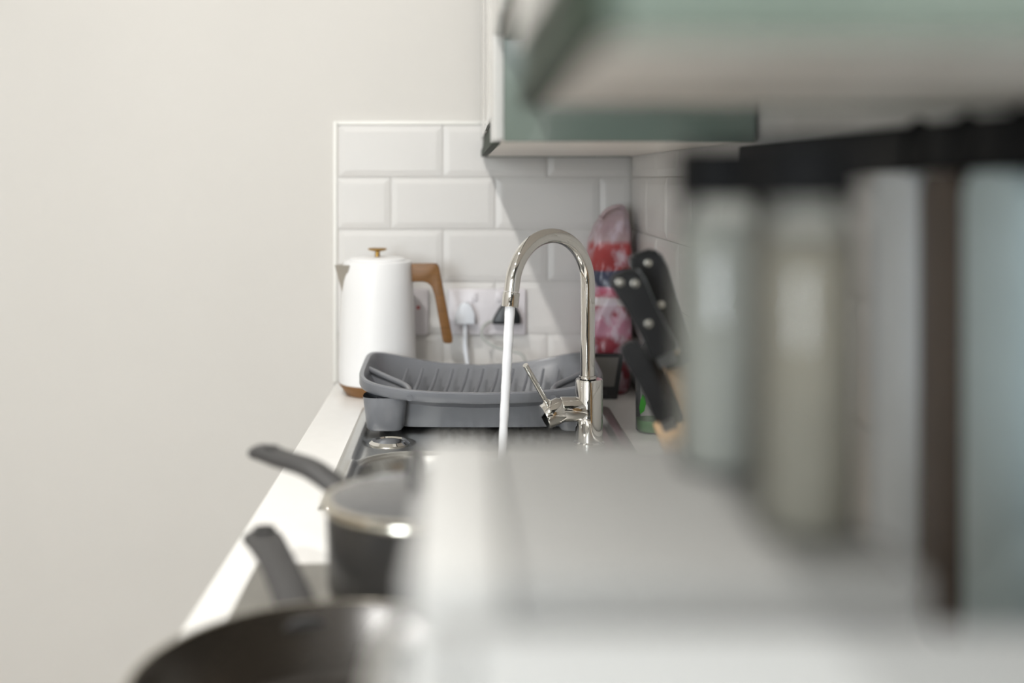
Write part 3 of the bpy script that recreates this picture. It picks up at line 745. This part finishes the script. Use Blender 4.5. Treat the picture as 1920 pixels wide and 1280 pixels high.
M['jarlid'] = mat('black_jar_lid', (15, 16, 18), 0.6, var=0.05, spec=0.15)
M['salt']   = mat('pale_salt', (172, 169, 162), 0.9, var=0.06, vscale=300)
M['spice']  = mat('beige_spice', (148, 140, 129), 0.9, var=0.08, vscale=300)
JARS = [(0.540, 0.1190, .0215, 'salt', 'glass spice jar of pale salt with black lid, farther one on the bread bin'),
        (0.443, 0.1295, .0200, 'spice', 'glass spice jar of beige powder with black lid, nearer one on the bread bin')]
for y, x, JR, c, lab in JARS:
    j = thing('spice_jar', lab, 'jar', (x, y, Z(BH)), 'spice jars on the bread bin')
    b0 = (x, y, Z(BH)); e = .004
    lathe('glass', [(0.0, 0.0), (JR-.002, 0.0), (JR, .003), (JR, .114), (JR-e, .122), (JR-e, .128)], b0, M['glass'], j, cap1=False, n=40)
    lathe('contents', [(0.0, .003), (JR-.003, .003), (JR-.002, .006), (JR-.002, .112), (0.0, .113)], b0, M[c], j, n=36)
    lathe('lid', [(JR-.0015, .1235), (JR+.0002, .125), (JR+.0002, .146), (JR-.002, .148), (0.0, .148)], b0, M['jarlid'], j, n=36)

# black rail on the wall behind the hob with three boards hanging from it
YR0, YR1, RXX, RH = 0.604, 1.30, 0.308, 0.415
rl = thing('wall_rail', 'black metal rail on the tiled wall behind the hob', 'rail', (RXX, .95, Z(RH-.02)))
box('bar', RXX-.004, RXX+.004, YR0, YR1, Z(RH-.016), Z(RH+.016), M['jarlid'], rl, bev=.002)
for y in (YR0+.015, YR1-.06, YR1-.015):
    box('bracket', RXX+.0042, XR-.0105, y-.008, y+.008, Z(RH-.008), Z(RH+.008), M['jarlid'], rl, bev=.001)
BD = [(.750, .832, .100, 'board_a', 'pale grey board hanging from the black wall rail, farthest from the camera'),
      (.686, .745, .108, 'board_b', 'dark brown wooden board hanging from the black wall rail between two pale boards'),
      (.612, .681, .118, 'board_c', 'pale blue-green board hanging from the black wall rail, nearest the camera')]
M['board_a'] = mat('pale_grey_board', (202, 208, 212), 0.5, var=0.02)
M['board_b'] = mat('dark_brown_board', (72, 59, 49), 0.6, var=0.15, vscale=20, stretch=(1, 6, 1))
M['board_c'] = mat('pale_teal_board', (170, 186, 188), 0.5, var=0.02)
for y0, y1, h0, m_, lab in BD:
    ym = (y0+y1)/2; h1 = .398
    b_ = thing('chopping_board', lab, 'board', (RXX-.012, ym, Z(h0)), 'boards hanging on the wall rail')
    r = .016; pts = []
    for cx, ch, a0 in ((y0+r, h0+r, 180), (y1-r, h0+r, 270), (y1-r, h1-r, 0), (y0+r, h1-r, 90)):
        for q in range(6):
            a = math.radians(a0+q*18); pts.append((cx+r*math.cos(a), Z(ch+r*math.sin(a))))
    prism('board', pts, RXX-.019, RXX-.007, M[m_], b_, axis='x', bev=.001)
    tube('hook', spline([(RXX-.011, ym, Z(h1-.012)), (RXX-.011, ym, Z(h1+.014)), (RXX-.0075, ym, Z(RH+.012)), (RXX, ym, Z(RH+.0175)), (RXX+.0075, ym, Z(RH+.008))], 5), .0024, M['jarlid'], b_, n=10)

# ------------------------------------------------------------------ wall cabinets and extractor hood
CX0, CX1 = 0.044, 0.318
CT = 1.155
def wall_cabinet(lab, y0, y1, doors, bottom):
    c = thing('wall_cabinet', lab, 'cabinet', ((CX0+CX1)/2, (y0+y1)/2, Z(bottom)), 'sage sided wall cabinets')
    box('end_panel', CX0, CX1, y0, y0+.018, Z(bottom), Z(CT), M['sage'], c, bev=.001, label='sage green gloss end panel')
    box('end_panel', CX0, CX1, y1-.018, y1, Z(bottom), Z(CT), M['sage'], c, bev=.001)
    box('bottom_panel', CX0, CX1, y0+.018, y1-.018, Z(bottom+.002), Z(bottom+.020), M['cream'], c)
    box('top_panel', CX0, CX1, y0+.018, y1-.018, Z(CT-.018), Z(CT), M['cream'], c)
    box('back_panel', CX1-.012, CX1, y0+.018, y1-.018, Z(bottom+.020), Z(CT-.018), M['cream'], c)
    for a, b, full in doors:
        d = box('door', .032, CX0-.0005, a+.0015, b-.0015, Z(bottom+(.002 if full else .034)), Z(CT), M['door'], c, bev=.001)
        if not full:
            bm = bmesh.new()
            pr = [(.0330, bottom+.001), (.0435, bottom+.001), (.0435, bottom+.0335), (.0370, bottom+.0335), (.0355, bottom+.018), (.0330, bottom+.014)]
            A_ = [bm.verts.new((x, a+.002, Z(h))) for x, h in pr]; B_ = [bm.verts.new((x, b-.002, Z(h))) for x, h in pr]
            bm.faces.new(A_); bm.faces.new(B_)
            for q in range(len(pr)): bm.faces.new((A_[q], A_[(q+1) % len(pr)], B_[(q+1) % len(pr)], B_[q]))
            finish('grip_profile', bm, M['sage_d'], d, smooth=False, label='dark green recessed grip')
    return c
wall_cabinet('far wall cabinet with white doors, ending at the tiled end wall', 1.28, 2.262, [(1.281, 1.41, True), (1.41, 1.84, False), (1.84, 2.261, False)], .435)
wall_cabinet('near wall cabinet above the spice jars and microwave', 0.34, 0.70, [(.341, .699, False)], .435)

eh = thing('extractor_hood', 'built-in extractor hood unit between the two wall cabinets above the hob', 'extractor hood', (.18, .99, Z(.545)))
box('housing', CX0, CX1, .702, 1.278, Z(.565), Z(CT), M['cream'], eh)
box('door', .032, CX0-.0005, .703, 1.277, Z(.550), Z(CT), M['door'], eh, bev=.001)
box('hood_tray', CX0, CX1, .702, 1.278, Z(.545), Z(.5648), M['hobst'], eh, bev=.002)
for a, b in ((.73, .98), (1.0, 1.25)):
    box('grease_filter', .075, .285, a, b, Z(.5425), Z(.5455), M['filter'], eh, bev=.001)
